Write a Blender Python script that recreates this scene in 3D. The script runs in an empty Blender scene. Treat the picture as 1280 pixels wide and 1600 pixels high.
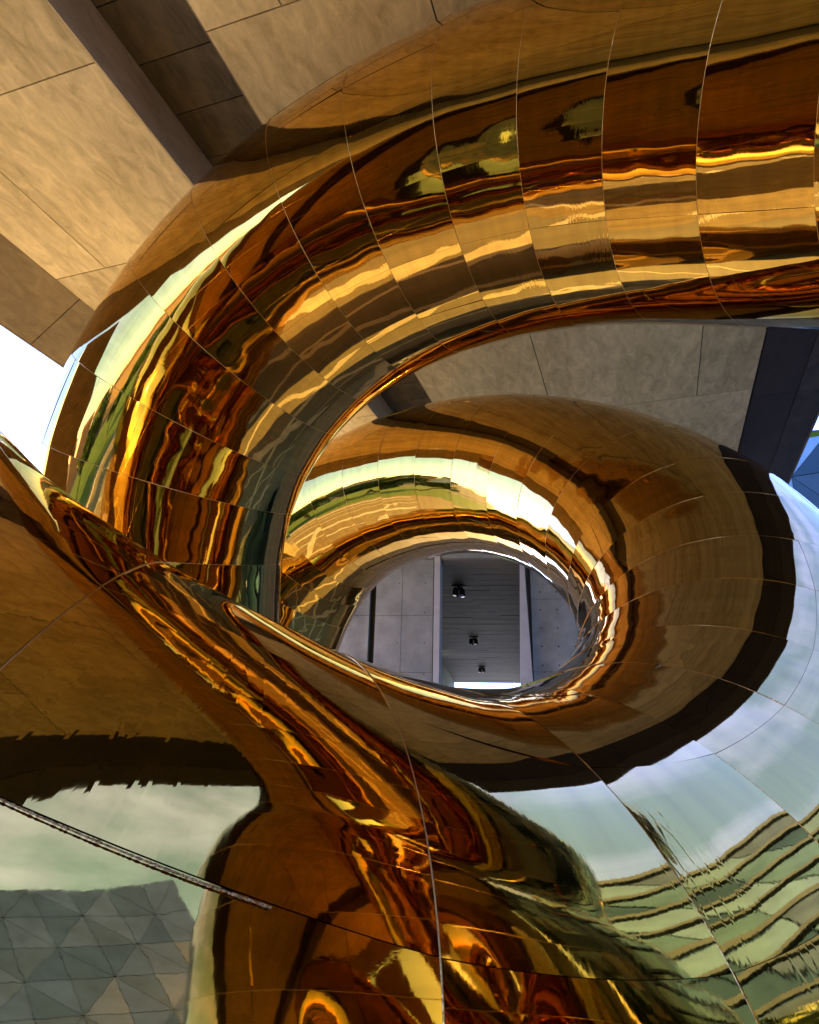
import bpy, bmesh, math, random
import numpy as np
from mathutils import Vector, Matrix

random.seed(7)
rng = np.random.default_rng(11)
S = bpy.context.scene
COL = S.collection
R_ = math.radians

# ------------------------------------------------------------------ camera
cam_d = bpy.data.cameras.new('camera')
cam = bpy.data.objects.new('camera', cam_d)
COL.objects.link(cam)
S.camera = cam
cam_d.sensor_fit = 'HORIZONTAL'
cam_d.sensor_width = 36.0
cam_d.lens = 36.0 * 1100.0 / 1280.0
cam_d.clip_start = 0.05
cam_d.clip_end = 3000
pit, rol = R_(20.0), R_(1.6)
fw = Vector((0, math.cos(pit), math.sin(pit)))
rt = Vector((1, 0, 0))
up = rt.cross(fw)
r2 = rt * math.cos(rol) + up * math.sin(rol)
u2 = up * math.cos(rol) - rt * math.sin(rol)
M = Matrix((r2, u2, -fw)).transposed().to_4x4()
cam.matrix_world = M

# ------------------------------------------------------------------ world, sun, exposure
SUN_AZ, SUN_EL = -30.0, 15.0         # degrees, azimuth clockwise from +Y
W = bpy.data.worlds.new('World')
S.world = W
W.use_nodes = True
nt = W.node_tree
nt.nodes.clear()
wo = nt.nodes.new('ShaderNodeOutputWorld')
bg = nt.nodes.new('ShaderNodeBackground')
sky = nt.nodes.new('ShaderNodeTexSky')
sky.sky_type = 'NISHITA'
sky.sun_disc = False
sky.sun_elevation = R_(SUN_EL)
sky.sun_rotation = R_(SUN_AZ)
sky.air_density = 1.0
sky.dust_density = 0.12
sky.ozone_density = 5.0
bg.inputs['Strength'].default_value = 0.15
# soft thin clouds, everywhere on the dome
tc = nt.nodes.new('ShaderNodeTexCoord')
mp = nt.nodes.new('ShaderNodeMapping')
mp.inputs['Scale'].default_value = (1.0, 1.3, 3.2)
nz = nt.nodes.new('ShaderNodeTexNoise')
nz.inputs['Scale'].default_value = 2.2
nz.inputs['Detail'].default_value = 7
nz.inputs['Roughness'].default_value = 0.58
rp = nt.nodes.new('ShaderNodeMapRange')
rp.inputs['From Min'].default_value = 0.46
rp.inputs['From Max'].default_value = 0.80
rp.inputs['To Max'].default_value = 0.3
mx = nt.nodes.new('ShaderNodeMix')
mx.data_type = 'RGBA'
mx.inputs['B'].default_value = (2.7, 4.1, 12.5, 1)
L = nt.links.new
L(tc.outputs['Generated'], mp.inputs['Vector'])
L(mp.outputs['Vector'], nz.inputs['Vector'])
L(nz.outputs['Fac'], rp.inputs['Value'])
L(rp.outputs['Result'], mx.inputs['Factor'])
L(sky.outputs['Color'], mx.inputs['A'])
tn = nt.nodes.new('ShaderNodeMix'); tn.data_type = 'RGBA'; tn.blend_type = 'MULTIPLY'; tn.inputs['Factor'].default_value = 1.0
tn.inputs['B'].default_value = (1.12, 1.02, 1.45, 1)
L(mx.outputs['Result'], tn.inputs['A'])
L(tn.outputs['Result'], bg.inputs['Color'])
L(bg.outputs['Background'], wo.inputs['Surface'])

sd = bpy.data.lights.new('sun', 'SUN')
sd.energy = 5.0
sd.angle = R_(0.5)
sd.color = (1.0, 0.90, 0.66)
sun = bpy.data.objects.new('sun', sd)
COL.objects.link(sun)
sv = Vector((math.sin(R_(SUN_AZ)) * math.cos(R_(SUN_EL)), math.cos(R_(SUN_AZ)) * math.cos(R_(SUN_EL)), math.sin(R_(SUN_EL))))
sun.rotation_euler = sv.to_track_quat('Z', 'Y').to_euler()
sun.location = sv * 60

S.view_settings.view_transform = 'Standard'
S.view_settings.look = 'None'
S.view_settings.gamma = 1
S.view_settings.exposure = 2.95
S.view_settings.use_curve_mapping = False
S.render.engine = 'CYCLES'
cy = S.cycles
cy.max_bounces = 14
cy.glossy_bounces = 9
cy.diffuse_bounces = 5
cy.sample_clamp_indirect = 12
cy.blur_glossy = 0.6
cy.caustics_reflective = True
cy.use_denoising = True

# ------------------------------------------------------------------ helpers
def mat(name, col, rough=0.8, metal=0.0, scale=1.5, var=0.18, bump=0.0, bscale=20, stretch=(1, 1, 1), spec=0.3, rot=(0, 0, 0), dark=None, detail=8):
    m = bpy.data.materials.new(name)
    m.use_nodes = True
    n = m.node_tree
    b = n.nodes['Principled BSDF']
    b.inputs['Roughness'].default_value = rough
    b.inputs['Metallic'].default_value = metal
    b.inputs['Specular IOR Level'].default_value = spec
    t = n.nodes.new('ShaderNodeTexCoord')
    g = n.nodes.new('ShaderNodeMapping')
    g.inputs['Scale'].default_value = stretch
    g.inputs['Rotation'].default_value = rot
    n.links.new(t.outputs['Object'], g.inputs['Vector'])
    z = n.nodes.new('ShaderNodeTexNoise')
    z.inputs['Scale'].default_value = scale
    z.inputs['Detail'].default_value = detail
    z.inputs['Roughness'].default_value = 0.62
    n.links.new(g.outputs['Vector'], z.inputs['Vector'])
    r = n.nodes.new('ShaderNodeValToRGB')
    lo = dark if dark else tuple(c * (1 - var) for c in col)
    hi = tuple(min(1, c * (1 + var)) for c in col)
    r.color_ramp.elements[0].position = 0.3
    r.color_ramp.elements[1].position = 0.7
    r.color_ramp.elements[0].color = (*lo, 1)
    r.color_ramp.elements[1].color = (*hi, 1)
    n.links.new(z.outputs['Fac'], r.inputs['Fac'])
    n.links.new(r.outputs['Color'], b.inputs['Base Color'])
    if bump:
        z2 = n.nodes.new('ShaderNodeTexNoise')
        z2.inputs['Scale'].default_value = bscale
        z2.inputs['Detail'].default_value = 5
        n.links.new(g.outputs['Vector'], z2.inputs['Vector'])
        bp = n.nodes.new('ShaderNodeBump')
        bp.inputs['Strength'].default_value = bump
        bp.inputs['Distance'].default_value = 0.02
        n.links.new(z2.outputs['Fac'], bp.inputs['Height'])
        n.links.new(bp.outputs['Normal'], b.inputs['Normal'])
    return m

def link(name, verts, faces, m, parent=None, smooth=False):
    me = bpy.data.meshes.new(name)
    me.from_pydata([tuple(map(float, v)) for v in verts], [], faces)
    me.update()
    if smooth:
        me.shade_smooth()
    if m:
        me.materials.append(m)
    o = bpy.data.objects.new(name, me)
    COL.objects.link(o)
    if parent:
        o.parent = parent
    return o

def empty(name, label, cat, loc=(0, 0, 0), rz=0.0, group=None, kind=None):
    o = bpy.data.objects.new(name, None)
    o.location = loc
    o.rotation_euler = (0, 0, rz)
    COL.objects.link(o)
    if label: o['label'] = label
    if cat: o['category'] = cat
    if group: o['group'] = group
    if kind: o['kind'] = kind
    return o

class MB:
    def __init__(s): s.v = []; s.f = []
    def box(s, x0, x1, y0, y1, z0, z1, ch=0.0):
        b = len(s.v)
        s.v += [(x0, y0, z0), (x1, y0, z0), (x1, y1, z0), (x0, y1, z0), (x0, y0, z1), (x1, y0, z1), (x1, y1, z1), (x0, y1, z1)]
        s.f += [(b, b+3, b+2, b+1), (b+4, b+5, b+6, b+7), (b, b+1, b+5, b+4), (b+1, b+2, b+6, b+5), (b+2, b+3, b+7, b+6), (b+3, b, b+4, b+7)]
        return s
    def hexa(s, p):   # 8 points: bottom 4 ccw, top 4
        b = len(s.v)
        s.v += [tuple(q) for q in p]
        s.f += [(b, b+3, b+2, b+1), (b+4, b+5, b+6, b+7), (b, b+1, b+5, b+4), (b+1, b+2, b+6, b+5), (b+2, b+3, b+7, b+6), (b+3, b, b+4, b+7)]
        return s
    def cyl(s, p, q, r0, r1, n=12, cap=True):
        p, q = Vector(p), Vector(q)
        d = (q - p).normalized()
        a = d.orthogonal().normalized()
        c = d.cross(a)
        b = len(s.v)
        for k in range(n):
            t = 2 * math.pi * k / n
            e = a * math.cos(t) + c * math.sin(t)
            s.v.append(tuple(p + e * r0)); s.v.append(tuple(q + e * r1))
        for k in range(n):
            i, j = b + 2*k, b + 2*((k+1) % n)
            s.f.append((i, j, j+1, i+1))
        if cap:
            s.f.append(tuple(b + 2*k for k in range(n))[::-1])
            s.f.append(tuple(b + 2*k + 1 for k in range(n)))
        return s
    def build(s, name, m, parent=None, smooth=False):
        return link(name, s.v, s.f, m, parent, smooth)

def hall(al, ac, z, az):
    a = R_(az)
    return Vector((al * math.sin(a) + ac * math.cos(a), al * math.cos(a) - ac * math.sin(a), z))

# ------------------------------------------------------------------ materials
def concrete_tan(name, hi, lo, rz):
    """cast concrete with pores; cloudy mottling paints in light rippled off the gold"""
    m = bpy.data.materials.new(name); m.use_nodes = True
    n = m.node_tree; b = n.nodes['Principled BSDF']
    b.inputs['Roughness'].default_value = 0.62
    b.inputs['Specular IOR Level'].default_value = 0.35
    t = n.nodes.new('ShaderNodeTexCoord')
    oi = n.nodes.new('ShaderNodeObjectInfo')
    g = n.nodes.new('ShaderNodeMapping'); g.inputs['Scale'].default_value = (1.0, 0.38, 1); g.inputs['Rotation'].default_value = (0, 0, rz)
    n.links.new(t.outputs['Object'], g.inputs['Vector'])
    def noise(sc, det, ro, dist=0.0):
        z = n.nodes.new('ShaderNodeTexNoise'); z.inputs['Scale'].default_value = sc; z.inputs['Detail'].default_value = det
        z.inputs['Roughness'].default_value = ro; z.inputs['Distortion'].default_value = dist
        n.links.new(g.outputs['Vector'], z.inputs['Vector']); return z
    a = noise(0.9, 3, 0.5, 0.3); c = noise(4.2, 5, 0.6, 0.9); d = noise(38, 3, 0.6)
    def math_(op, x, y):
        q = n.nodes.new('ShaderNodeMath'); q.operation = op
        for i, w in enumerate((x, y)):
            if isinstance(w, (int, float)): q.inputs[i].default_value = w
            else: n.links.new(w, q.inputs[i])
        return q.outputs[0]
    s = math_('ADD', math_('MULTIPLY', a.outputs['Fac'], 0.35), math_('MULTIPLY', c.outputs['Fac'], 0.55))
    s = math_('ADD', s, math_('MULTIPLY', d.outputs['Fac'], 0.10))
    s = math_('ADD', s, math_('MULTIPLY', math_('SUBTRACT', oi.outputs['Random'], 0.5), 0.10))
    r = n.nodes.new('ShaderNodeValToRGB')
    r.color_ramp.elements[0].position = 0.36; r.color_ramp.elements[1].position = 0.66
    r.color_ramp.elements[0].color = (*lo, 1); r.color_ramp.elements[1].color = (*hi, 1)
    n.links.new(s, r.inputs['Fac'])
    v = n.nodes.new('ShaderNodeTexVoronoi'); v.inputs['Scale'].default_value = 7.5
    n.links.new(t.outputs['Object'], v.inputs['Vector'])
    pr = n.nodes.new('ShaderNodeMapRange'); pr.inputs['From Min'].default_value = 0.03; pr.inputs['From Max'].default_value = 0.08
    pr.inputs['To Min'].default_value = 0.45
    n.links.new(v.outputs['Distance'], pr.inputs['Value'])
    mul = n.nodes.new('ShaderNodeMix'); mul.data_type = 'RGBA'; mul.blend_type = 'MULTIPLY'; mul.inputs['Factor'].default_value = 0.8
    n.links.new(r.outputs['Color'], mul.inputs['A'])
    cmb = n.nodes.new('ShaderNodeCombineColor')
    for k in range(3): n.links.new(pr.outputs['Result'], cmb.inputs[k])
    n.links.new(cmb.outputs['Color'], mul.inputs['B'])
    n.links.new(mul.outputs['Result'], b.inputs['Base Color'])
    bp = n.nodes.new('ShaderNodeBump'); bp.inputs['Strength'].default_value = 0.35; bp.inputs['Distance'].default_value = 0.02
    n.links.new(d.outputs['Fac'], bp.inputs['Height'])
    n.links.new(bp.outputs['Normal'], b.inputs['Normal'])
    return m

M_soffit = concrete_tan('soffit_concrete', (0.72, 0.63, 0.36), (0.36, 0.30, 0.15), 0.5)  # tan warmth and mottling both stand in for light off the gold
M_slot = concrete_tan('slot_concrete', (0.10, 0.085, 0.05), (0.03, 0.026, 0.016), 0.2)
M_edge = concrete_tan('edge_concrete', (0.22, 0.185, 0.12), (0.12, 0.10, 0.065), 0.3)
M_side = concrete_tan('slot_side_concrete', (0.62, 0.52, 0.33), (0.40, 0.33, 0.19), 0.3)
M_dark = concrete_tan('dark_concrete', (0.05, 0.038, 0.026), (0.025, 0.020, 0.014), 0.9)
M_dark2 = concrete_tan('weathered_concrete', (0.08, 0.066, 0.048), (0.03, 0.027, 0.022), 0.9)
M_wall = mat('grey_cast_concrete', (0.18, 0.20, 0.18), 0.85, scale=1.1, var=0.3, bump=0.4, bscale=18)
M_wall_l = mat('pale_lit_concrete', (0.33, 0.345, 0.33), 0.8, scale=2, var=0.1, bump=0.2)  # paler copy of the wall grey, in place of sun on its faces
M_joint = mat('joint_shadow_black', (0.02, 0.02, 0.02), 0.9)
M_plank = mat('grey_ceiling_plank', (0.11, 0.108, 0.105), 0.6, scale=1.2, var=0.16, stretch=(1, 3, 1))
M_lamp = mat('black_lamp_metal', (0.02, 0.02, 0.022), 0.4, 0.5)
M_glassy = mat('lamp_lens', (0.5, 0.5, 0.5), 0.1, 0.9)
M_brick = mat('tan_brick_paving', (0.20, 0.15, 0.088), 0.85, scale=2.5, var=0.3, bump=0.3, bscale=14)
M_pave = mat('granite_paving', (0.15, 0.135, 0.115), 0.8, scale=0.7, var=0.18, bump=0.2)
M_pale = mat('pale_granite_band', (0.46, 0.42, 0.36), 0.75, scale=1.2, var=0.15)
M_grass = mat('lawn_grass', (0.07, 0.13, 0.025), 0.9, scale=3, var=0.45, bump=0.6, bscale=60)
M_road = mat('asphalt', (0.055, 0.055, 0.058), 0.85, scale=4, var=0.2)
M_bark = mat('bark', (0.10, 0.075, 0.05), 0.9, scale=6, var=0.3)
def leafmat(name, c):
    m = mat(name, c, 0.55, scale=0.9, var=0.45)
    return m
M_leaf = [leafmat('leaf_green', (0.060, 0.115, 0.020)), leafmat('leaf_dark_green', (0.035, 0.075, 0.018)), leafmat('leaf_olive', (0.10, 0.13, 0.03))]
def glassmat(name, c, rough=0.06, metal=0.75):
    m = mat(name, c, rough, metal, scale=0.6, var=0.25)
    return m
M_gl = [glassmat('teal_glass', (0.06, 0.16, 0.22)), glassmat('navy_glass', (0.025, 0.075, 0.13)), glassmat('pale_blue_glass', (0.30, 0.42, 0.52)), glassmat('grey_glass', (0.16, 0.24, 0.28))]
M_gd = [glassmat('night_blue_glass', (0.006, 0.014, 0.022), .1, 0), glassmat('deep_teal_glass', (0.010, 0.026, 0.030), .1, .05), glassmat('pale_teal_glass', (0.13, 0.17, 0.18), .2, .3)]
M_gb = [glassmat('slate_blue_glass', (0.008, 0.018, 0.085), .2, .0), glassmat('slate_blue_glass_light', (0.011, 0.023, 0.11), .2, .0)]
M_ggl = [glassmat('green_glass', (0.14, 0.22, 0.17), .2), glassmat('pale_green_glass', (0.22, 0.31, 0.26), .2), glassmat('deep_green_glass', (0.06, 0.10, 0.09), .2), glassmat('grey_green_glass', (0.13, 0.16, 0.14), .2)]
M_mull = mat('dark_mullion', (0.03, 0.035, 0.04), 0.4, 0.6)
M_band = mat('stone_band', (0.05, 0.07, 0.08), 0.8, scale=2, var=0.15)

def gold(name, tint, rough, wob):
    m = bpy.data.materials.new(name); m.use_nodes = True
    n = m.node_tree; b = n.nodes['Principled BSDF']
    b.inputs['Metallic'].default_value = 1.0
    b.inputs['Base Color'].default_value = (*tint, 1)
    b.inputs['Specular Tint'].default_value = (1, 1, 1, 1)
    b.inputs['Roughness'].default_value = rough
    uv = n.nodes.new('ShaderNodeUVMap'); uv.uv_map = 'metres'
    # faint polishing streaks in the roughness
    g0 = n.nodes.new('ShaderNodeMapping'); g0.inputs['Scale'].default_value = (60, 4, 1)
    z0 = n.nodes.new('ShaderNodeTexNoise'); z0.inputs['Scale'].default_value = 1.0; z0.inputs['Detail'].default_value = 4
    n.links.new(uv.outputs['UV'], g0.inputs['Vector']); n.links.new(g0.outputs['Vector'], z0.inputs['Vector'])
    mr = n.nodes.new('ShaderNodeMapRange'); mr.inputs['From Min'].default_value = 0.35; mr.inputs['From Max'].default_value = 0.75
    mr.inputs['To Min'].default_value = rough * 0.5; mr.inputs['To Max'].default_value = rough * 1.9
    n.links.new(z0.outputs['Fac'], mr.inputs['Value']); n.links.new(mr.outputs['Result'], b.inputs['Roughness'])
    # slight tint differences and dulled streaks of grime
    gz = n.nodes.new('ShaderNodeMapping'); gz.inputs['Scale'].default_value = (3.5, .7, 1)
    zz = n.nodes.new('ShaderNodeTexNoise'); zz.inputs['Scale'].default_value = 1.6; zz.inputs['Detail'].default_value = 6
    n.links.new(uv.outputs['UV'], gz.inputs['Vector']); n.links.new(gz.outputs['Vector'], zz.inputs['Vector'])
    rz = n.nodes.new('ShaderNodeValToRGB')
    rz.color_ramp.elements[0].position = .3; rz.color_ramp.elements[1].position = .62
    rz.color_ramp.elements[0].color = (tint[0] * .84, tint[1] * .82, tint[2] * .85, 1); rz.color_ramp.elements[1].color = (*tint, 1)
    n.links.new(zz.outputs['Fac'], rz.inputs['Fac']); n.links.new(rz.outputs['Color'], b.inputs['Base Color'])
    # waviness of the sheet: broad dents + fine ripple running round the tube
    last = None
    for sx, sy, dist, st, det in wob:
        g = n.nodes.new('ShaderNodeMapping'); g.inputs['Scale'].default_value = (sx, sy, 1)
        z = n.nodes.new('ShaderNodeTexNoise'); z.inputs['Scale'].default_value = 1.0; z.inputs['Detail'].default_value = det
        z.inputs['Roughness'].default_value = 0.55
        bp = n.nodes.new('ShaderNodeBump'); bp.inputs['Strength'].default_value = st; bp.inputs['Distance'].default_value = dist
        n.links.new(uv.outputs['UV'], g.inputs['Vector']); n.links.new(g.outputs['Vector'], z.inputs['Vector'])
        n.links.new(z.outputs['Fac'], bp.inputs['Height'])
        if last: n.links.new(last.outputs['Normal'], bp.inputs['Normal'])
        last = bp
    # sparse short creases in the foil-thin sheet, in patches
    g = n.nodes.new('ShaderNodeMapping'); g.inputs['Scale'].default_value = (16, 5, 1); g.inputs['Rotation'].default_value = (0, 0, .25)
    dz = n.nodes.new('ShaderNodeTexNoise'); dz.inputs['Scale'].default_value = 2.0; dz.inputs['Detail'].default_value = 2
    n.links.new(uv.outputs['UV'], g.inputs['Vector'])
    am = n.nodes.new('ShaderNodeMixRGB'); am.blend_type = 'ADD'; am.inputs[0].default_value = .5
    n.links.new(g.outputs['Vector'], am.inputs[1]); n.links.new(uv.outputs['UV'], dz.inputs['Vector']); n.links.new(dz.outputs['Color'], am.inputs[2])
    vo = n.nodes.new('ShaderNodeTexVoronoi'); vo.feature = 'DISTANCE_TO_EDGE'; vo.inputs['Scale'].default_value = 1.0
    n.links.new(am.outputs[0], vo.inputs['Vector'])
    r1 = n.nodes.new('ShaderNodeMapRange'); r1.inputs['From Max'].default_value = .12; r1.inputs['To Min'].default_value = 1; r1.inputs['To Max'].default_value = 0
    n.links.new(vo.outputs['Distance'], r1.inputs['Value'])
    pz = n.nodes.new('ShaderNodeTexNoise'); pz.inputs['Scale'].default_value = .9; pz.inputs['Detail'].default_value = 3
    n.links.new(uv.outputs['UV'], pz.inputs['Vector'])
    r2_ = n.nodes.new('ShaderNodeMapRange'); r2_.inputs['From Min'].default_value = .56; r2_.inputs['From Max'].default_value = .70
    n.links.new(pz.outputs['Fac'], r2_.inputs['Value'])
    mm = n.nodes.new('ShaderNodeMath'); mm.operation = 'MULTIPLY'
    n.links.new(r1.outputs['Result'], mm.inputs[0]); n.links.new(r2_.outputs['Result'], mm.inputs[1])
    bp = n.nodes.new('ShaderNodeBump'); bp.inputs['Strength'].default_value = .5; bp.inputs['Distance'].default_value = .0002
    n.links.new(mm.outputs[0], bp.inputs['Height']); n.links.new(last.outputs['Normal'], bp.inputs['Normal'])
    last = bp
    n.links.new(last.outputs['Normal'], b.inputs['Normal'])
    return m

M_gold = gold('polished_gold_sheet', (0.59, 0.34, 0.06), 0.026, [(1.1, 0.9, 0.010, 1.0, 1.0), (22, 13, 0.00007, 1.0, 2.0)])
M_seam = mat('gold_seam_strip', (0.55, 0.33, 0.10), 0.3, 1.0, scale=20, var=0.15, bump=.3, bscale=60)
M_weld = mat('weld_bead', (0.35, 0.22, 0.09), 0.4, 1.0, scale=60, var=0.5, bump=1.0, bscale=90)
M_back = mat('joint_backing', (0.10, 0.05, 0.015), 0.5, 0.8)

# ------------------------------------------------------------------ ground and surroundings
ZG = -4.0
o = MB().box(-900, 900, -900, 900, ZG - 0.6, ZG).build('ground', M_pave); o['kind'] = 'structure'
def patch(name, m, x0, x1, y0, y1, z):
    o = link(name, [(x0, y0, z), (x1, y0, z), (x1, y1, z), (x0, y1, z)], [(0, 1, 2, 3)], m); o['kind'] = 'structure'; return o
patch('forecourt', M_brick, -30, -7.0, -30, 60, ZG + 0.004)
for k in range(14):
    x = -28 + k * 3.9
    patch('paving_band', M_pale, x, x + (0.35 if k % 3 else 1.1), -40, 22, ZG + 0.006)
for k, y in enumerate((-12.0, -6.5, -1.5, 2.4, 8.5, 13.6, 19.5)):
    patch('paving_band', M_pale, -20, 24, y, y + (0.7 if k % 2 else 0.3), ZG + 0.010)
patch('lawn', M_grass, -70, -30.5, -4, 70, ZG + 0.012)
patch('lawn', M_grass, -75, -30.5, -50, -8, ZG + 0.012)
patch('lawn', M_grass, 14, 25, -30, 6, ZG + 0.012)
patch('road', M_road, -90, -78, -300, 300, ZG + 0.008)

# ------------------------------------------------------------------ the canopy above
AZ = 19.0
can = empty('canopy', 'broad tan concrete canopy overhead with a recessed dark slot', 'canopy', (0, 0, 0), -R_(AZ))
# the empty's frame: x = across, y = along
ZS, ZT = 10.0, 12.2
AL0, AL1 = -13.5, 27.5
core = MB()
core.box(-11.8, -7.25, AL0, AL1, ZS + 0.05, ZT)
core.box(-7.25, -5.36, AL0, AL1, ZS + 0.93, ZT)
core.box(-5.36, 3.30, AL0, AL1, ZS + 0.05, ZT)
core.build('core', M_joint, can)
G = 0.012
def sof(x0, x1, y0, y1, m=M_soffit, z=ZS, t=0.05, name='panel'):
    cx_, cy_ = (x0 + x1) / 2, (y0 + y1) / 2
    hx, hy = (x1 - x0) / 2 - G, (y1 - y0) / 2 - G
    o = MB().box(-hx, hx, -hy, hy, 0, t).build(name, m, can)
    o.location = (cx_, cy_, z)
    return o
# left field
ys = [5.75 + 3.95 * k for k in range(-5, 6)]
ys = [AL0] + [y for y in ys if y > AL0 + .5] + [AL1]
for i in range(len(ys) - 1):
    y0, y1 = ys[i], ys[i + 1]
    if abs(y0 - 5.75) < .1 or abs(y0 + 2.15) < .1 or abs(y0 - 13.65) < .1:
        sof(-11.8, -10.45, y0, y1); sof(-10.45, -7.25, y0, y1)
    elif abs(y0 - 9.7) < .1:
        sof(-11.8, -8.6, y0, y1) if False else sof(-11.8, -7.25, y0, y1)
    else:
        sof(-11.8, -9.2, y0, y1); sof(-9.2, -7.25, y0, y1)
# right field
ys = [5.85 + 4.37 * k for k in range(-4, 6)]
ys = [AL0] + [y for y in ys if y > AL0 + .5 and y < AL1 - .5] + [AL1]
for i in range(len(ys) - 1):
    y0, y1 = ys[i], ys[i + 1]
    xs = [-5.36, -4.12, -1.0, 3.30] if i % 2 == 0 else [-5.36, -2.1, 1.87, 3.30]
    if y1 < 6.1 and y1 > 5.6: xs = [-5.36, -4.12, -1.0, 3.30]
    if abs(y1 - 18.96) < .2: xs = [-5.36, -2.1, 1.87, 3.30]
    if abs(y0 - 18.96) < .2: xs = [-5.36, -0.6, 3.30]
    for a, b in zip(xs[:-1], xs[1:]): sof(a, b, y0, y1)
# slot: ceiling panels and side walls
ys = [AL0 + 0.998 * k + 0.065 for k in range(0, 42)]
ys = [AL0] + ys[1:-1] + [AL1]
for y0, y1 in zip(ys[:-1], ys[1:]):
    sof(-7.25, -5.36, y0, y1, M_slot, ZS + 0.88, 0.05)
ys = np.linspace(AL0, AL1, 8)
for y0, y1 in zip(ys[:-1], ys[1:]):
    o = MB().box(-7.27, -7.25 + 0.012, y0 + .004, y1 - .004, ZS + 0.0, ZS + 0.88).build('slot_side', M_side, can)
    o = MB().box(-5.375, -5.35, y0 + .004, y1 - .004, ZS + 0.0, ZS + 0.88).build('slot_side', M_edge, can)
# left splayed edge, sloping down and outward
ys = [AL0, -9.5, -5.4, -1.3, 2.6, 6.4, 10.42, 14.2, 18.2, 22.3, AL1]
for y0, y1 in zip(ys[:-1], ys[1:]):
    a, b = y0 + .012, y1 - .012
    x0, x1, z0, z1 = -11.8, -12.97, ZS, 9.0
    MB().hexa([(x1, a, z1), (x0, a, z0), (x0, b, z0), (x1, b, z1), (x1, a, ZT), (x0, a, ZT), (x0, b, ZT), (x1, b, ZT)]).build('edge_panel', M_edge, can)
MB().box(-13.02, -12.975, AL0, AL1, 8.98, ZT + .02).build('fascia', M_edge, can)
# right edge: dark soffit beam strip, weathered outer strip
ys = [AL0, -8.3, -2.2, 3.2, 8.6, 14.0, 19.4, AL1]
for y0, y1 in zip(ys[:-1], ys[1:]):
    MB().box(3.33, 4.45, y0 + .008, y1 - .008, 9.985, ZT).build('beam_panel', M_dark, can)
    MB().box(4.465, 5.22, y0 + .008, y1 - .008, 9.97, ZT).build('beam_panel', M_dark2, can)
MB().box(5.225, 5.28, AL0, AL1, 9.96, ZT + .02).build('fascia', M_edge, can)
MB().box(-12.9, 5.2, AL0 - .05, AL0 - .003, 9.99, ZT + .02).build('fascia', M_edge, can)

# pier added out of frame to cut the sky mirrored in the upper arc
blocker = empty('added_blocker', 'tan concrete pier added beside the canopy to hide sky mirrored in the tube', 'blocker', tuple(hall(4.3, -14.2, ZG, AZ)), -R_(AZ))
for k in range(5):
    MB().box(-1.1, 1.1, -1.9, 1.9, k * 2.58 + .006, (k + 1) * 2.58 - .006).build('blocker_course', M_edge, blocker)

# ------------------------------------------------------------------ the building behind, seen through the hole
AZ2 = 8.4
bld = empty('concrete_building', 'grey cast concrete building with open passage seen through the ring', 'building', (0, 0, 0), -R_(AZ2))
YB = 24.0
def wl(name, x0, x1, y0, y1, z0, z1, m, p=bld, gap=.006):
    return MB().box(x0 + gap, x1 - gap, y0, y1, z0 + gap, z1 - gap).build(name, m, p)
# left front wall: cast panels with formwork joints, dark vertical slot
zs = [ZG, -1.6, 0.9, 3.05, 5.0, 7.0, 9.9]
for z0, z1 in zip(zs[:-1], zs[1:]):
    for x0, x1 in ((-6.1, -4.87), (-4.66, -3.72), (-3.72, -2.62)):
        w = wl('wall_panel', x0, x1, YB, YB + .5, z0, z1, M_wall)
MB().box(-4.86, -4.67, YB + .3, YB + .49, ZG, 9.9).build('slot', M_joint, bld)
wl('pillar', -2.6, -2.38, YB - .06, YB + .9, ZG, 9.9, M_wall_l)
MB().box(-6.05, -2.7, YB + .502, YB + .8, ZG, 9.9).build('core', M_joint, bld)
# right front wall
zs = [ZG, -1.6, 0.9, 3.1, 5.55, 7.0, 9.9]
for z0, z1 in zip(zs[:-1], zs[1:]):
    for x0, x1 in ((0.74, 2.6), (2.6, 4.9), (4.9, 8.2)):
        wl('wall_panel', x0, x1, YB, YB + .5, z0, z1, M_wall)
MB().box(0.8, 8.15, YB + .502, YB + .8, ZG, 9.9).build('core', M_joint, bld)
holes = MB()
for x in np.arange(1.05, 8, 0.55):
    for z in np.arange(-3.5, 6.8, 0.62):
        if random.random() < .85: holes.cyl((x, YB - .004, z), (x, YB + .02, z), .028, .028, 8)
for x in np.arange(-5.7, -2.9, 0.93):
    for z in np.arange(-3.3, 6.8, 1.05):
        if random.random() < .9: holes.cyl((x, YB - .004, z), (x, YB + .02, z), .022, .022, 8)
h = holes.build('tie_hole', M_joint, bld); h['kind'] = 'stuff'
# tapered buttress, pale in place of sunlight, beside the passage and dark reveal
MB().hexa([(0.16, YB - .3, ZG), (1.0, YB - .3, ZG), (1.0, YB + .5, ZG), (0.16, YB + .5, ZG), (0.40, YB - .3, 7), (0.53, YB - .3, 7), (0.53, YB + .5, 7), (0.40, YB + .5, 7)]).build('buttress', M_wall_l, bld)
MB().box(0.60, 0.735, YB + .1, YB + .5, ZG, 7).build('reveal', M_dark, bld)
# header above passage
MB().box(-2.37, 0.73, YB, YB + .5, 7.02, 9.9).build('header', M_wall, bld)
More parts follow.
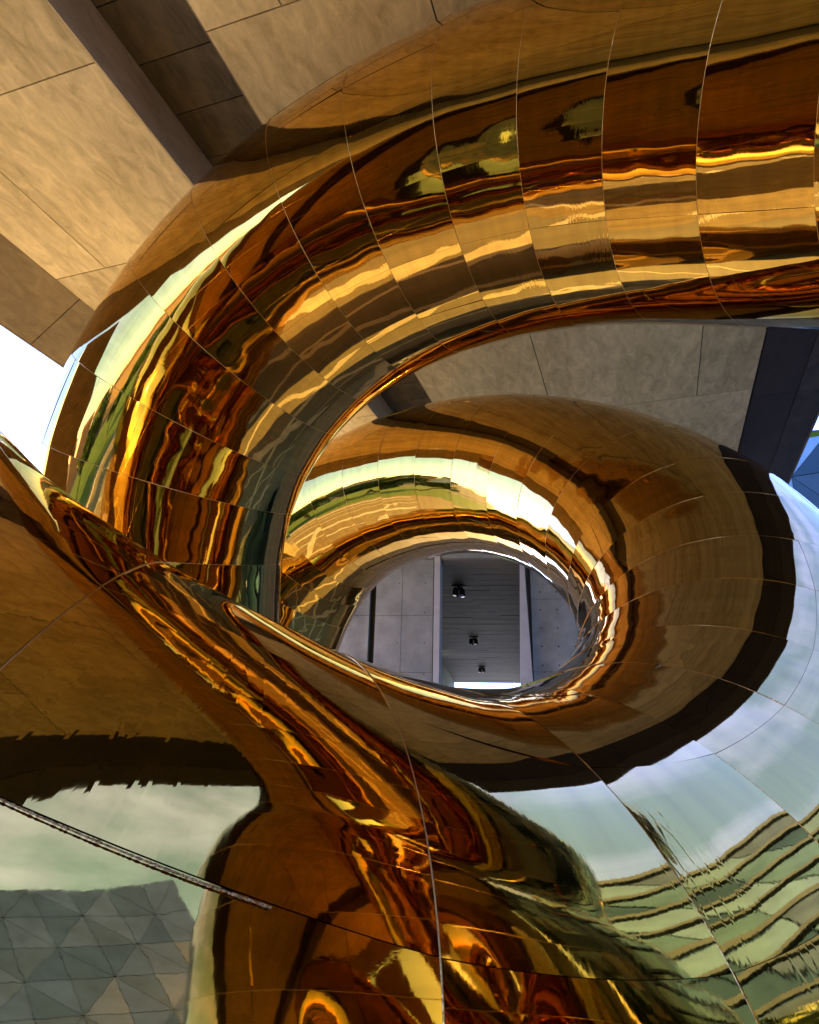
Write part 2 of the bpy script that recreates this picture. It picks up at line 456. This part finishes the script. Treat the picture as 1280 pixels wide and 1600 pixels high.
# plank ceiling of the passage
pl = []
y = YB - .02
k = 0
while y < 61:
    wd = 0.42 if y < 45 else 0.85
    offs = (k * 1.7) % 3.1
    x = 0
    cuts = [-6.1]
    q = -6.1 + .4 + offs
    while q < 0.9: cuts.append(q); q += 3.4
    cuts.append(1.1)
    for a, b in zip(cuts[:-1], cuts[1:]):
        if b - a < .2: continue
        if y < YB + .55 and b < -2.3: continue
        w = MB().box(a + .004, b - .004, y + .012, y + wd - .012, 6.99 + random.uniform(-.012, .006), 7.04).build('ceiling_plank', M_plank, bld)
    y += wd; k += 1
MB().box(-6.1, 1.2, YB + .51, 61, 7.045, 7.6).build('ceiling_core', M_joint, bld)
# inner passage walls
wl('inner_wall', -4.9, -4.35, 43, 44, ZG, 6.985, M_wall_l)
wl('inner_wall', -5.3, -4.7, 47, 60.5, ZG, 6.985, M_wall)
wl('inner_wall', 1.05, 1.5, YB + .85, 60.5, ZG, 6.985, M_wall)
wl('inner_wall', -6.1, -5.8, YB + .85, 42.9, ZG, 6.985, M_wall)
MB().box(-6.2, -4.9, 33.9, 34.05, 6.82, 6.97).build('downstand', M_plank, bld)

# ceiling lamps hanging under the plank ceiling
def lamp_proto():
    t = empty('ceiling_spotlight', 'x', 'lamp', (0, 0, 0), 0, 'black cluster spotlights on the plank ceiling')
    b = MB().cyl((0, 0, 0), (0, 0, -.06), .26, .26, 20).build('mounting_plate', M_lamp, t)
    s = MB().cyl((0, 0, -.06), (0, 0, -.2), .06, .06, 10).build('stem', M_lamp, t)
    for k in range(4):
        a = k * math.pi / 2 + .5
        c = (math.cos(a) * .17, math.sin(a) * .17)
        hd = MB().cyl((c[0], c[1], -.1), (c[0] * 1.15, c[1] * 1.15, -.42), .085, .10, 12).build('spot_head', M_lamp, t)
        MB().cyl((c[0] * 1.15, c[1] * 1.15, -.421), (c[0] * 1.16, c[1] * 1.16, -.43), .08, .08, 12).build('lens', M_glassy, hd)
    return t
def dup(t, loc, label):
    r = t.copy(); COL.objects.link(r); r.location = loc; r['label'] = label
    for ch in list(t.children):
        c = ch.copy(); COL.objects.link(c); c.parent = r
        for g_ in ch.children:
            d = g_.copy(); COL.objects.link(d); d.parent = c
    return r
lamps = [((2.08, 27.78, 6.985), 'black cluster spotlight on the plank ceiling, nearest and largest of three'),
         ((3.77, 39.33, 6.985), 'black cluster spotlight on the plank ceiling, middle one of the row of three'),
         ((5.48, 51.07, 6.985), 'black cluster spotlight on the plank ceiling, farthest and smallest near the daylight end')]
lp = lamp_proto(); lp.location = lamps[0][0]; lp['label'] = lamps[0][1]
for a, b in lamps[1:]: dup(lp, a, b)

# ------------------------------------------------------------------ glass buildings
def facet_building(name, label, loc, rz, w, d, h, nx, nz_, lean=0.0, mats=M_gl, skew=0.0):
    t = empty(name, label, 'building', loc, rz)
    MB().hexa([(0.1, .3, 0), (w - .1, .3, 0), (w - .1, d, 0), (.1, d, 0), (0.1, .3 + lean, h + skew - .1), (w - .1, .3 + lean, h - .1), (w - .1, d, h - .1), (.1, d, h + skew - .1)]).build('core', M_mull, t)
    rr = random.Random(5)
    def pt(i, j):
        u, v = i / nx, j / nz_
        off = rr.uniform(-.12, .12) if 0 < j < nz_ and 0 < i < nx else 0
        return Vector((u * w, lean * v - .05 + off, v * (h + skew * (1 - u))))
    P = [[pt(i, j) for j in range(nz_ + 1)] for i in range(nx + 1)]
    for i in range(nx):
        for j in range(nz_):
            a, b, c, e = P[i][j], P[i+1][j], P[i+1][j+1], P[i][j+1]
            tris = ((a, b, c), (a, c, e)) if (i + j) % 2 else ((a, b, e), (b, c, e))
            for tr in tris:
                ce = (tr[0] + tr[1] + tr[2]) / 3
                ps = [ce + (q - ce) * .975 for q in tr]
                bk = [q + Vector((0, .12, 0)) for q in ps]
                link('glass_panel', [*ps, *bk], [(0, 1, 2), (5, 4, 3), (0, 3, 4, 1), (1, 4, 5, 2), (2, 5, 3, 0)], rr.choice(mats), t)
    return t
# right: visible beyond the canopy edge
facet_building('faceted_glass_building', 'dark blue building clad in triangular glass panels beyond the canopy', (19.5, 41.5, ZG), R_(-28), 34, 16, 23.3, 16, 10, lean=-1.0, mats=M_gd)
# behind-right: seen mirrored in the lower left of the tube
facet_building('angular_glass_building', 'blue grey glass building mirrored in the lower left of the tube', (26.5, -13.2, ZG), R_(230), 14.5, 9, 30, 6, 9, lean=1.0, mats=M_gb, skew=3)
# a steel rail in front of the right one
# terraced green block to the right
t = empty('terraced_office_block', 'long office block with stacked bands of green glass mirrored in the ring', 'building', (33, 36, ZG), R_(-90))
for lv in range(12):
    z = lv * 2.35
    y0 = lv * 0.4
    MB().box(0, 46, y0, 30, z + 2.0 + random.uniform(-.12, .12), z + 2.35).build('floor_band', M_band, t)
    MB().box(0, 46, y0 + 1.0, 30, z, z + 1.85).build('storey_core', M_mull, t)
    for k in range(15):
        g = random.choice(M_ggl)
        MB().box(k * 3.1 + .06, k * 3.1 + 3.0, y0 + .35 + random.uniform(-.08, .08), y0 + .99, z + .05, z + 1.82).build('window', g, t)
for v in t.children: pass

# low town on the left horizon
cols = [(0.45, 0.40, 0.33), (0.42, 0.20, 0.11), (0.55, 0.52, 0.47), (0.30, 0.28, 0.26), (0.50, 0.33, 0.2)]
M_town = [mat('render_wall', c, 0.85, scale=1, var=.12) for c in cols]
M_win = glassmat('dark_window_glass', (0.05, 0.06, 0.07), .1, .6)
M_roof = mat('tile_roof', (0.28, 0.12, 0.07), .85, scale=3, var=.3)
rt_ = random.Random(3)
ORD = 'first second third fourth fifth sixth seventh eighth ninth tenth eleventh twelfth thirteenth fourteenth fifteenth sixteenth'.split()
desc = ['cream', 'brick red', 'white', 'grey', 'orange']
k = 0
for a in np.arange(-152, -62, 7.0):
    dist = rt_.uniform(95, 135)
    w, d, h = rt_.uniform(11, 16), 10, rt_.uniform(7, 14)
    x, y = dist * math.sin(R_(a)), dist * math.cos(R_(a))
    ci = k % 5
    t = empty('town_house', '%s town house with tiled roof, %s from the rear end of the row' % (desc[ci], ORD[k]), 'building', (x, y, ZG), R_(180 - a) + rt_.uniform(-.2, .2), 'town houses across the lawn')
    MB().box(-w/2, w/2, -d/2, d/2, 0, h).build('wall', M_town[ci], t)
    MB().hexa([(-w/2-.4, -d/2-.4, h), (w/2+.4, -d/2-.4, h), (w/2+.4, d/2+.4, h), (-w/2-.4, d/2+.4, h), (-w/2+1, -.3, h+2.4), (w/2-1, -.3, h+2.4), (w/2-1, .3, h+2.4), (-w/2+1, .3, h+2.4)]).build('roof', M_roof, t)
    for lv in range(int(h // 3.2)):
        for q in range(4):
            xx = -w/2 + w * (q + .5) / 4
            MB().box(xx - .7, xx + .7, -d/2 - .06, -d/2 - .005, lv*3.2 + 1, lv*3.2 + 2.5).build('window', M_win, t)
    k += 1

# ------------------------------------------------------------------ trees
def tree_proto(name, h, cr, seed, m, leaf=.32, n=3200):
    r = np.random.default_rng(seed)
    tk = MB()
    tk.cyl((0, 0, 0), (.1, .05, h * .5), .26, .17, 9, False)
    limbs = []
    for k in range(7):
        a = k * 2.4; l = cr * r.uniform(.5, .85); z0 = h * r.uniform(.32, .5)
        e = (math.cos(a) * l, math.sin(a) * l, z0 + h * r.uniform(.15, .35))
        tk.cyl((.05, .03, z0), e, .10, .03, 6, False); limbs.append(e)
    tk.cyl((.1, .05, h * .5), (0, 0, h * .9), .17, .04, 7, False)
    ctr = [np.array(e) for e in limbs] + [np.array((0, 0, h * .9)), np.array((0, 0, h * .7))]
    ctr += [np.array((r.uniform(-.6, .6) * cr, r.uniform(-.6, .6) * cr, h * r.uniform(.45, .95))) for _ in range(9)]
    V = []; F = []
    for i in range(n):
        c = ctr[i % len(ctr)]
        d = r.normal(size=3); d /= np.linalg.norm(d)
        p = c + d * cr * .42 * r.uniform(.45, 1.0) ** .5 * np.array((1, 1, .75))
        u = r.normal(size=3); u /= np.linalg.norm(u); w = np.cross(u, r.normal(size=3)); w /= np.linalg.norm(w)
        s = leaf * r.uniform(.5, 1.1); b = len(V)
        V += [p - u * s, p + w * s * .45, p + u * s, p - w * s * .45]; F.append((b, b+1, b+2, b+3))
    return tk, (V, F), m
def tree(loc, label, proto, sc, rz, group='trees around the plaza'):
    t = empty('broadleaf_tree', label, 'tree', loc, rz, group); t.scale = (sc, sc, sc)
    tr = bpy.data.objects.new('trunk', proto[0]); COL.objects.link(tr); tr.parent = t
    cr = bpy.data.objects.new('crown', proto[1]); COL.objects.link(cr); cr.parent = t
protos = []
for i, (h, cr, m) in enumerate(((8, 2.7, M_leaf[0]), (9, 3.0, M_leaf[1]), (7, 2.8, M_leaf[2]))):
    tk, (V, F), m = tree_proto('t', h, cr, 20 + i, m)
    me = bpy.data.meshes.new('trunk'); me.from_pydata(tk.v, [], tk.f); me.materials.append(M_bark)
    me2 = bpy.data.meshes.new('crown'); me2.from_pydata([tuple(v) for v in V], [], F); me2.materials.append(m)
    protos.append((me, me2))
TR = [(-36, 10), (-40, 17), (-43, 26), (-42, 3), (-37, -12), (-46, -18), (-40, -26), (-54, 12), (-52, 33), (22, -20), (26, -2), (25, 4), (20, -26)]
TL = ['nearest the canopy on the left lawn', 'second from the canopy on the left lawn', 'midway along the left lawn', 'standing a little apart on the left lawn',
      'nearest on the rear left lawn', 'at the outer rim of the rear left lawn', 'in the rear corner of the rear left lawn', 'farthest out beside the road', 'at the far end of the left lawn',
      'in the middle of the right lawn', 'close to the terraced office block', 'at the sculpture end of the right lawn', 'at the rear of the right lawn', 'beside the angular glass building', 'alone on the rear plaza', 'on the rear plaza towards the town']
for i, (x, y) in enumerate(TR):
    lab = '%s leafy tree %s' % (['mid green', 'dark green', 'olive green'][i % 3], TL[i])
    tree((x, y, ZG), lab, protos[i % 3], rt_.uniform(.85, 1.3), rt_.uniform(0, 6))
tree((40.0, 61.5, ZG), 'tall green tree rising above the blue glass building', protos[0], 4.45, 1.0)

# ------------------------------------------------------------------ the gold tube
# centre line of the tube: control points x, y, z and radius
C = np.array([[5.4, -1.1, -8, 2.6], [5.4, -1.1, -4.5, 2.6], [5.4, -0.45, -1.1, 2.75], [5.5, 0.5, 1.6, 2.75],
 [5.75, 1.6, 3.75, 2.5], [6.1, 2.85, 4.7, 2.2], [5.58, 4.4, 5.6, 2.1], [4.2, 5.84, 6.72, 2.1], [2.62, 6.93, 7.55, 2.1], [0.92, 7.85, 7.84, 2.1], [-0.84, 8.8, 7.69, 2.1], [-2.47, 9.81, 6.97, 2.1], [-3.78,
 10.68, 5.53, 2.1], [-4.39, 11.48, 3.53, 2.1], [-4.2, 12.21, 1.19, 2.1], [-4.2, 13, -1.5, 2.1], [-4.35, 15.2, -3.1, 2.12], [-4.6, 17.5, -2.7, 2.15],
 [-4.61, 18.42, -0.28, 2.18], [-4.05, 18.87, 2.88, 2.07], [-3.08, 18.43, 5.06, 1.96], [-1.74, 17.25, 6.15, 1.86], [-0.19, 15.62, 6.36, 1.76], [1.46,
 13.82, 6.03, 1.66], [2.96, 11.94, 5, 1.6], [3.96, 9.92, 3.25, 1.67], [4.02, 8.19, 1.21, 1.78], [2.73, 6.18, -0.74, 1.9], [0.64, 4.42, -1.81, 2.06],
 [-1.54, 3.34, -1.53, 2.18], [-3.53, 2.96, -0.43, 2.29], [-5.24, 3.35, 1.59, 2.41], [-6.5, 2.65, 4.1, 2.3], [-6.9, 0.9, 6.2, 2.2],
 [-7.4, -1.3, 7.3, 2.1], [-8.9, -3.0, 6.4, 2.1], [-10.2, -4.0, 3.6, 2.1], [-10.8, -4.4, .2, 2.1], [-11, -4.6, -4, 2.1], [-11, -4.7, -8, 2.1]])
RT = 2.1
NS = 40
tt = np.linspace(0, 1, NS, endpoint=False)
TT = np.c_[tt**3, tt**2, tt, np.ones(NS)]
MM = np.array([[-1, 3, -3, 1], [3, -6, 3, 0], [-3, 0, 3, 0], [1, 4, 1, 0]]) / 6.
PR = np.vstack([TT @ MM @ C[i:i+4] for i in range(len(C) - 3)])
P, RAD = PR[:, :3].copy(), PR[:, 3].copy()
SL = np.r_[0, np.cumsum(np.linalg.norm(np.diff(P, axis=0), axis=1))]
T = np.gradient(P, axis=0); T /= np.linalg.norm(T, axis=1)[:, None]
U = [np.cross(T[0], [0, 0, 1.])]; U[0] /= np.linalg.norm(U[0])
for i in range(1, len(P)):
    u = U[-1] - T[i] * (U[-1] @ T[i]); U.append(u / np.linalg.norm(u))
U = np.array(U); V_ = np.cross(T, U)
def frame(s):
    p = np.stack([np.interp(s, SL, P[:, k]) for k in range(3)], -1)
    u = np.stack([np.interp(s, SL, U[:, k]) for k in range(3)], -1)
    v = np.stack([np.interp(s, SL, V_[:, k]) for k in range(3)], -1)
    return p, u, v
def radius(s): return np.interp(s, SL, RAD)
BULGE = None
def swell(s, th):
    """the near limb is fuller along one line than a true circle, shaped to shift its reflections"""
    if BULGE is None: return 0.0
    sb, tb, h, ws, wt = BULGE
    dt = (np.asarray(th) - tb + math.pi) % (2 * math.pi) - math.pi
    return h * np.exp(-((np.asarray(s) - sb) / ws) ** 2) * np.exp(-(dt / wt) ** 2)
def surf(s, th, dr=0.0):
    p, u, v = frame(s)
    r = (radius(s) + dr + swell(s, th))[..., None]
    return p + r * (np.cos(th)[..., None] * u + np.sin(th)[..., None] * v)

SHIFT_A = float(SL[np.argmin(np.linalg.norm(P - np.array([0.91, 7.86, 7.77]), axis=1))] - 19.8)
seams = [14.54, 15.87, 17.13, 18.38, 19.56, 20.79, 21.94, 23.2, 24.43, 25.8, 26.94, 28.24]
seams = [q + SHIFT_A for q in seams]
SHIFT_B = float(SL[np.argmin(np.linalg.norm(P - np.array([0.63, 4.53, -1.59]), axis=1))] - 65.4)
ring = [q + SHIFT_B for q in (51.51, 52.72, 53.97, 55.12, 56.36, 57.65, 58.73, 59.97, 61.13, 62.39, 63.56, 64.75, 65.93, 67.14, 68.36)]
n_mid = round((ring[0] - seams[-1]) / 1.22)
seams = seams + [seams[-1] + (ring[0] - seams[-1]) * k / n_mid for k in range(1, n_mid)] + ring
while seams[0] > 1.3: seams.insert(0, seams[0] - 1.22)
while seams[-1] < SL[-1] - 1.3: seams.append(seams[-1] + 1.22)
NST = 16
TH0 = float(0)  # set below so that one lengthwise joint falls on the visible weld
K = 0.27           # how far each sheet is flattened towards a straight cone between its seams
NU, NV = 14, 10
_d = np.array([0.0, 0.0, 0.0])
_q = np.array(r2) * (200 - 640) - np.array(u2) * (1420 - 800) + np.array(fw) * 1100
_q = _q / np.linalg.norm(_q) * 1.92
_i = int(np.argmin(np.linalg.norm(P - _q, axis=1) - RAD))
_w = _q - P[_i]
TH0 = math.atan2(_w @ V_[_i], _w @ U[_i])
def tube_coord(px, py):
    d = np.array(r2) * (px - 640) - np.array(u2) * (py - 800) + np.array(fw) * 1100
    d = d / np.linalg.norm(d)
    for t in np.arange(.8, 20, .01):
        i = int(np.argmin(np.linalg.norm(P - d * t, axis=1) - RAD))
        w = d * t - P[i]
        if np.linalg.norm(w) < RAD[i]: return SL[i], math.atan2(w @ V_[i], w @ U[i])
_s, _t = tube_coord(130, 1480)
BULGE = (_s + .3, _t, 0.24, 1.9, 0.62)
camR, camU, camF = np.array(r2), np.array(u2), np.array(fw)
def project(q):
    z = q @ camF
    return 640 + 1100 * (q @ camR) / z, 800 - 1100 * (q @ camU) / z, z

base = np.array([0.0, 9.0, ZG])
sc = empty('tube_sculpture', 'huge mirror polished gold tube looping into a ring under the canopy', 'sculpture', tuple(base))
panels = []
for i in range(len(seams) - 1):
    s0, s1 = seams[i], seams[i + 1]
    for j in range(NST):
        t0 = TH0 + j * 2 * math.pi / NST
        t1 = t0 + 2 * math.pi / NST
        gu, gv = .0035, .0012
        us = np.linspace(s0 + gu, s1 - gu, NU + 1)
        vs = np.linspace(t0 + gv / RT, t1 - gv / RT, NV + 1)
        SS, VV = np.meshgrid(us, vs, indexing='ij')
        A = surf(SS, VV)
        e0 = surf(np.full_like(VV, us[0]), VV); e1 = surf(np.full_like(VV, us[-1]), VV)
        w = ((SS - us[0]) / (us[-1] - us[0]))[..., None]
        Q = A * (1 - K) + (e0 * (1 - w) + e1 * w) * K
        # each sheet sits very slightly differently: tilt and pillow
        p, u, v = frame(SS)
        nrm = np.cos(VV)[..., None] * u + np.sin(VV)[..., None] * v
        x = 2 * w[..., 0] - 1; yv = 2 * (VV - t0) / (t1 - t0) - 1
        off = rng.normal(0, .0012) * x + rng.normal(0, .0022) * yv + rng.normal(0, .0022) * (1 - x * x) + (0.0015 + rng.normal(0, .0018)) * (1 - yv * yv) + rng.normal(0, .001) * x * yv
        Q = Q + nrm * off[..., None]
        c = Q.mean((0, 1))
        # how large it shows
        px, py, z = project(Q.reshape(-1, 3))
        sc_ = 0
        nc = nrm[NU // 2, NV // 2]
        if z.min() > .2 and (nc @ c) < 0.15 * np.linalg.norm(c):
            wx = min(px.max(), 1280) - max(px.min(), 0); wy = min(py.max(), 1600) - max(py.min(), 0)
            if wx > 0 and wy > 0:
                sc_ = wx * wy
                dr = c / np.linalg.norm(c); tpar = P @ dr
                dd = np.linalg.norm(P - tpar[:, None] * dr, axis=1)
                if ((dd < RAD * .93) & (tpar > 0) & (tpar < np.linalg.norm(c) - 1.5) & (np.abs(SL - s0) > 6)).any(): sc_ *= .02
        panels.append((sc_, i, j, Q, nrm, c, SS, VV))
order = sorted(range(len(panels)), key=lambda k: -panels[k][0])
chosen = set(order[:298])

def grid_mesh(Q, nrm, SS, VV, off):
    nu, nv = Q.shape[0], Q.shape[1]
    V = list((Q - off).reshape(-1, 3)); F = []; UVv = list(zip(SS.ravel(), (VV * RT).ravel()))
    for a in range(nu - 1):
        for b in range(nv - 1):
            k = a * nv + b
            F.append((k, k + nv, k + nv + 1, k + 1))
    nsm = len(F)
    # rim of the sheet, 14 mm deep
    idx = [a * nv for a in range(nu)] + [(nu - 1) * nv + b for b in range(1, nv)] + [a * nv + nv - 1 for a in range(nu - 2, -1, -1)] + [b for b in range(nv - 2, 0, -1)]
    Qf = (Q - off).reshape(-1, 3); nf = nrm.reshape(-1, 3)
    b0 = len(V)
    for k in idx: V.append(Qf[k]); UVv.append(UVv[k])
    for k in idx: V.append(Qf[k] - nf[k] * .014); UVv.append(UVv[k])
    m = len(idx)
    for a in range(m):
        c = (a + 1) % m
        F.append((b0 + a, b0 + m + a, b0 + m + c, b0 + c))
    return V, F, UVv, nsm

def mk_mesh(name, V, F, UVv, m):
    me = bpy.data.meshes.new(name)
    me.from_pydata([tuple(map(float, q)) for q in V], [], F)
    uvl = me.uv_layers.new(name='metres')
    li = np.empty(len(me.loops), dtype=np.int32); me.loops.foreach_get('vertex_index', li)
    uvl.data.foreach_set('uv', np.array(UVv, dtype=np.float32)[li].ravel())
    me.materials.append(m)
    me.shade_smooth(); me.update()
    return me

# orientation test once: faces must look outward
def flip_needed(Q, nrm):
    a = np.cross(Q[1, 0] - Q[0, 0], Q[0, 1] - Q[0, 0]); return (a @ nrm[0, 0]) < 0
bigV, bigF, bigUV = [], [], []
for k, (sc_, i, j, Q, nrm, c, SS, VV) in enumerate(panels):
    if k in chosen:
        V, F, UVv, _ = grid_mesh(Q, nrm, SS, VV, c)
        if flip_needed(Q, nrm): F = [f[::-1] for f in F]
        me = mk_mesh('panel', V, F, UVv, M_gold)
        o = bpy.data.objects.new('panel', me); COL.objects.link(o); o.parent = sc
        o.location = tuple(c - base)
    else:
        V, F, UVv, _ = grid_mesh(Q, nrm, SS, VV, base)
        if flip_needed(Q, nrm): F = [f[::-1] for f in F]
        b = len(bigV); bigV += V; bigUV += UVv
        bigF += [tuple(q + b for q in f) for f in F]
me = mk_mesh('cladding', bigV, bigF, bigUV, M_gold)
o = bpy.data.objects.new('cladding', me); COL.objects.link(o); o.parent = sc; o['kind'] = 'stuff'
# backing tube just under the sheets
ss = np.linspace(seams[0], seams[-1], 420); th = np.linspace(0, 2 * math.pi, 96, endpoint=False)
SS, VV = np.meshgrid(ss, th, indexing='ij')
Q = surf(SS, VV, -.045) - base
V = Q.reshape(-1, 3); F = []
for a in range(len(ss) - 1):
    for b in range(96):
        F.append((a * 96 + b, (a + 1) * 96 + b, (a + 1) * 96 + (b + 1) % 96, a * 96 + (b + 1) % 96))
link('backing', V, F, M_back, sc, True)

# raised seam strips between the rings of sheets
def strip(name, path, nrm, side, r, m, lump=0.0):
    V = []; F = []; n = len(path); q = 5
    for a in range(n):
        k = 1 + (rng.uniform(-lump, lump) if lump else 0)
        for b in range(q):
            t = math.pi * b / (q - 1)
            V.append(path[a] + side[a] * math.cos(t) * r * k + nrm[a] * math.sin(t) * r * k)
    for a in range(n - 1):
        for b in range(q - 1):
            k = a * q + b
            F.append((k, k + 1, k + q + 1, k + q))
    return link(name, [v - base for v in V], F, m, sc, True)
th = np.linspace(0, 2 * math.pi, 181)
for s0 in seams:
    p, u, v = frame(np.array([s0])); 
    ct, st = np.cos(th)[:, None], np.sin(th)[:, None]
    nrm = ct * u + st * v
    t = np.cross(u, v); side = np.repeat(t, len(th), 0)
    strip('seam_strip', p + nrm * (radius(s0) + swell(s0, th)[:, None] - .0025), nrm, side, .0038, M_seam)
# lumpy weld bead on the lowest near sheet
ii = int(np.argmin(np.abs(np.array(seams) - ring[-1])))
ss = np.linspace(seams[ii - 1] + .45, seams[ii + 1], 420)
p, u, v = frame(ss)
nrm = math.cos(TH0) * u + math.sin(TH0) * v
strip('weld_bead', p + nrm * ((radius(ss) + swell(ss, TH0))[:, None] - .001), nrm, np.cross(np.cross(u, v), nrm), .0026, M_weld, .4)
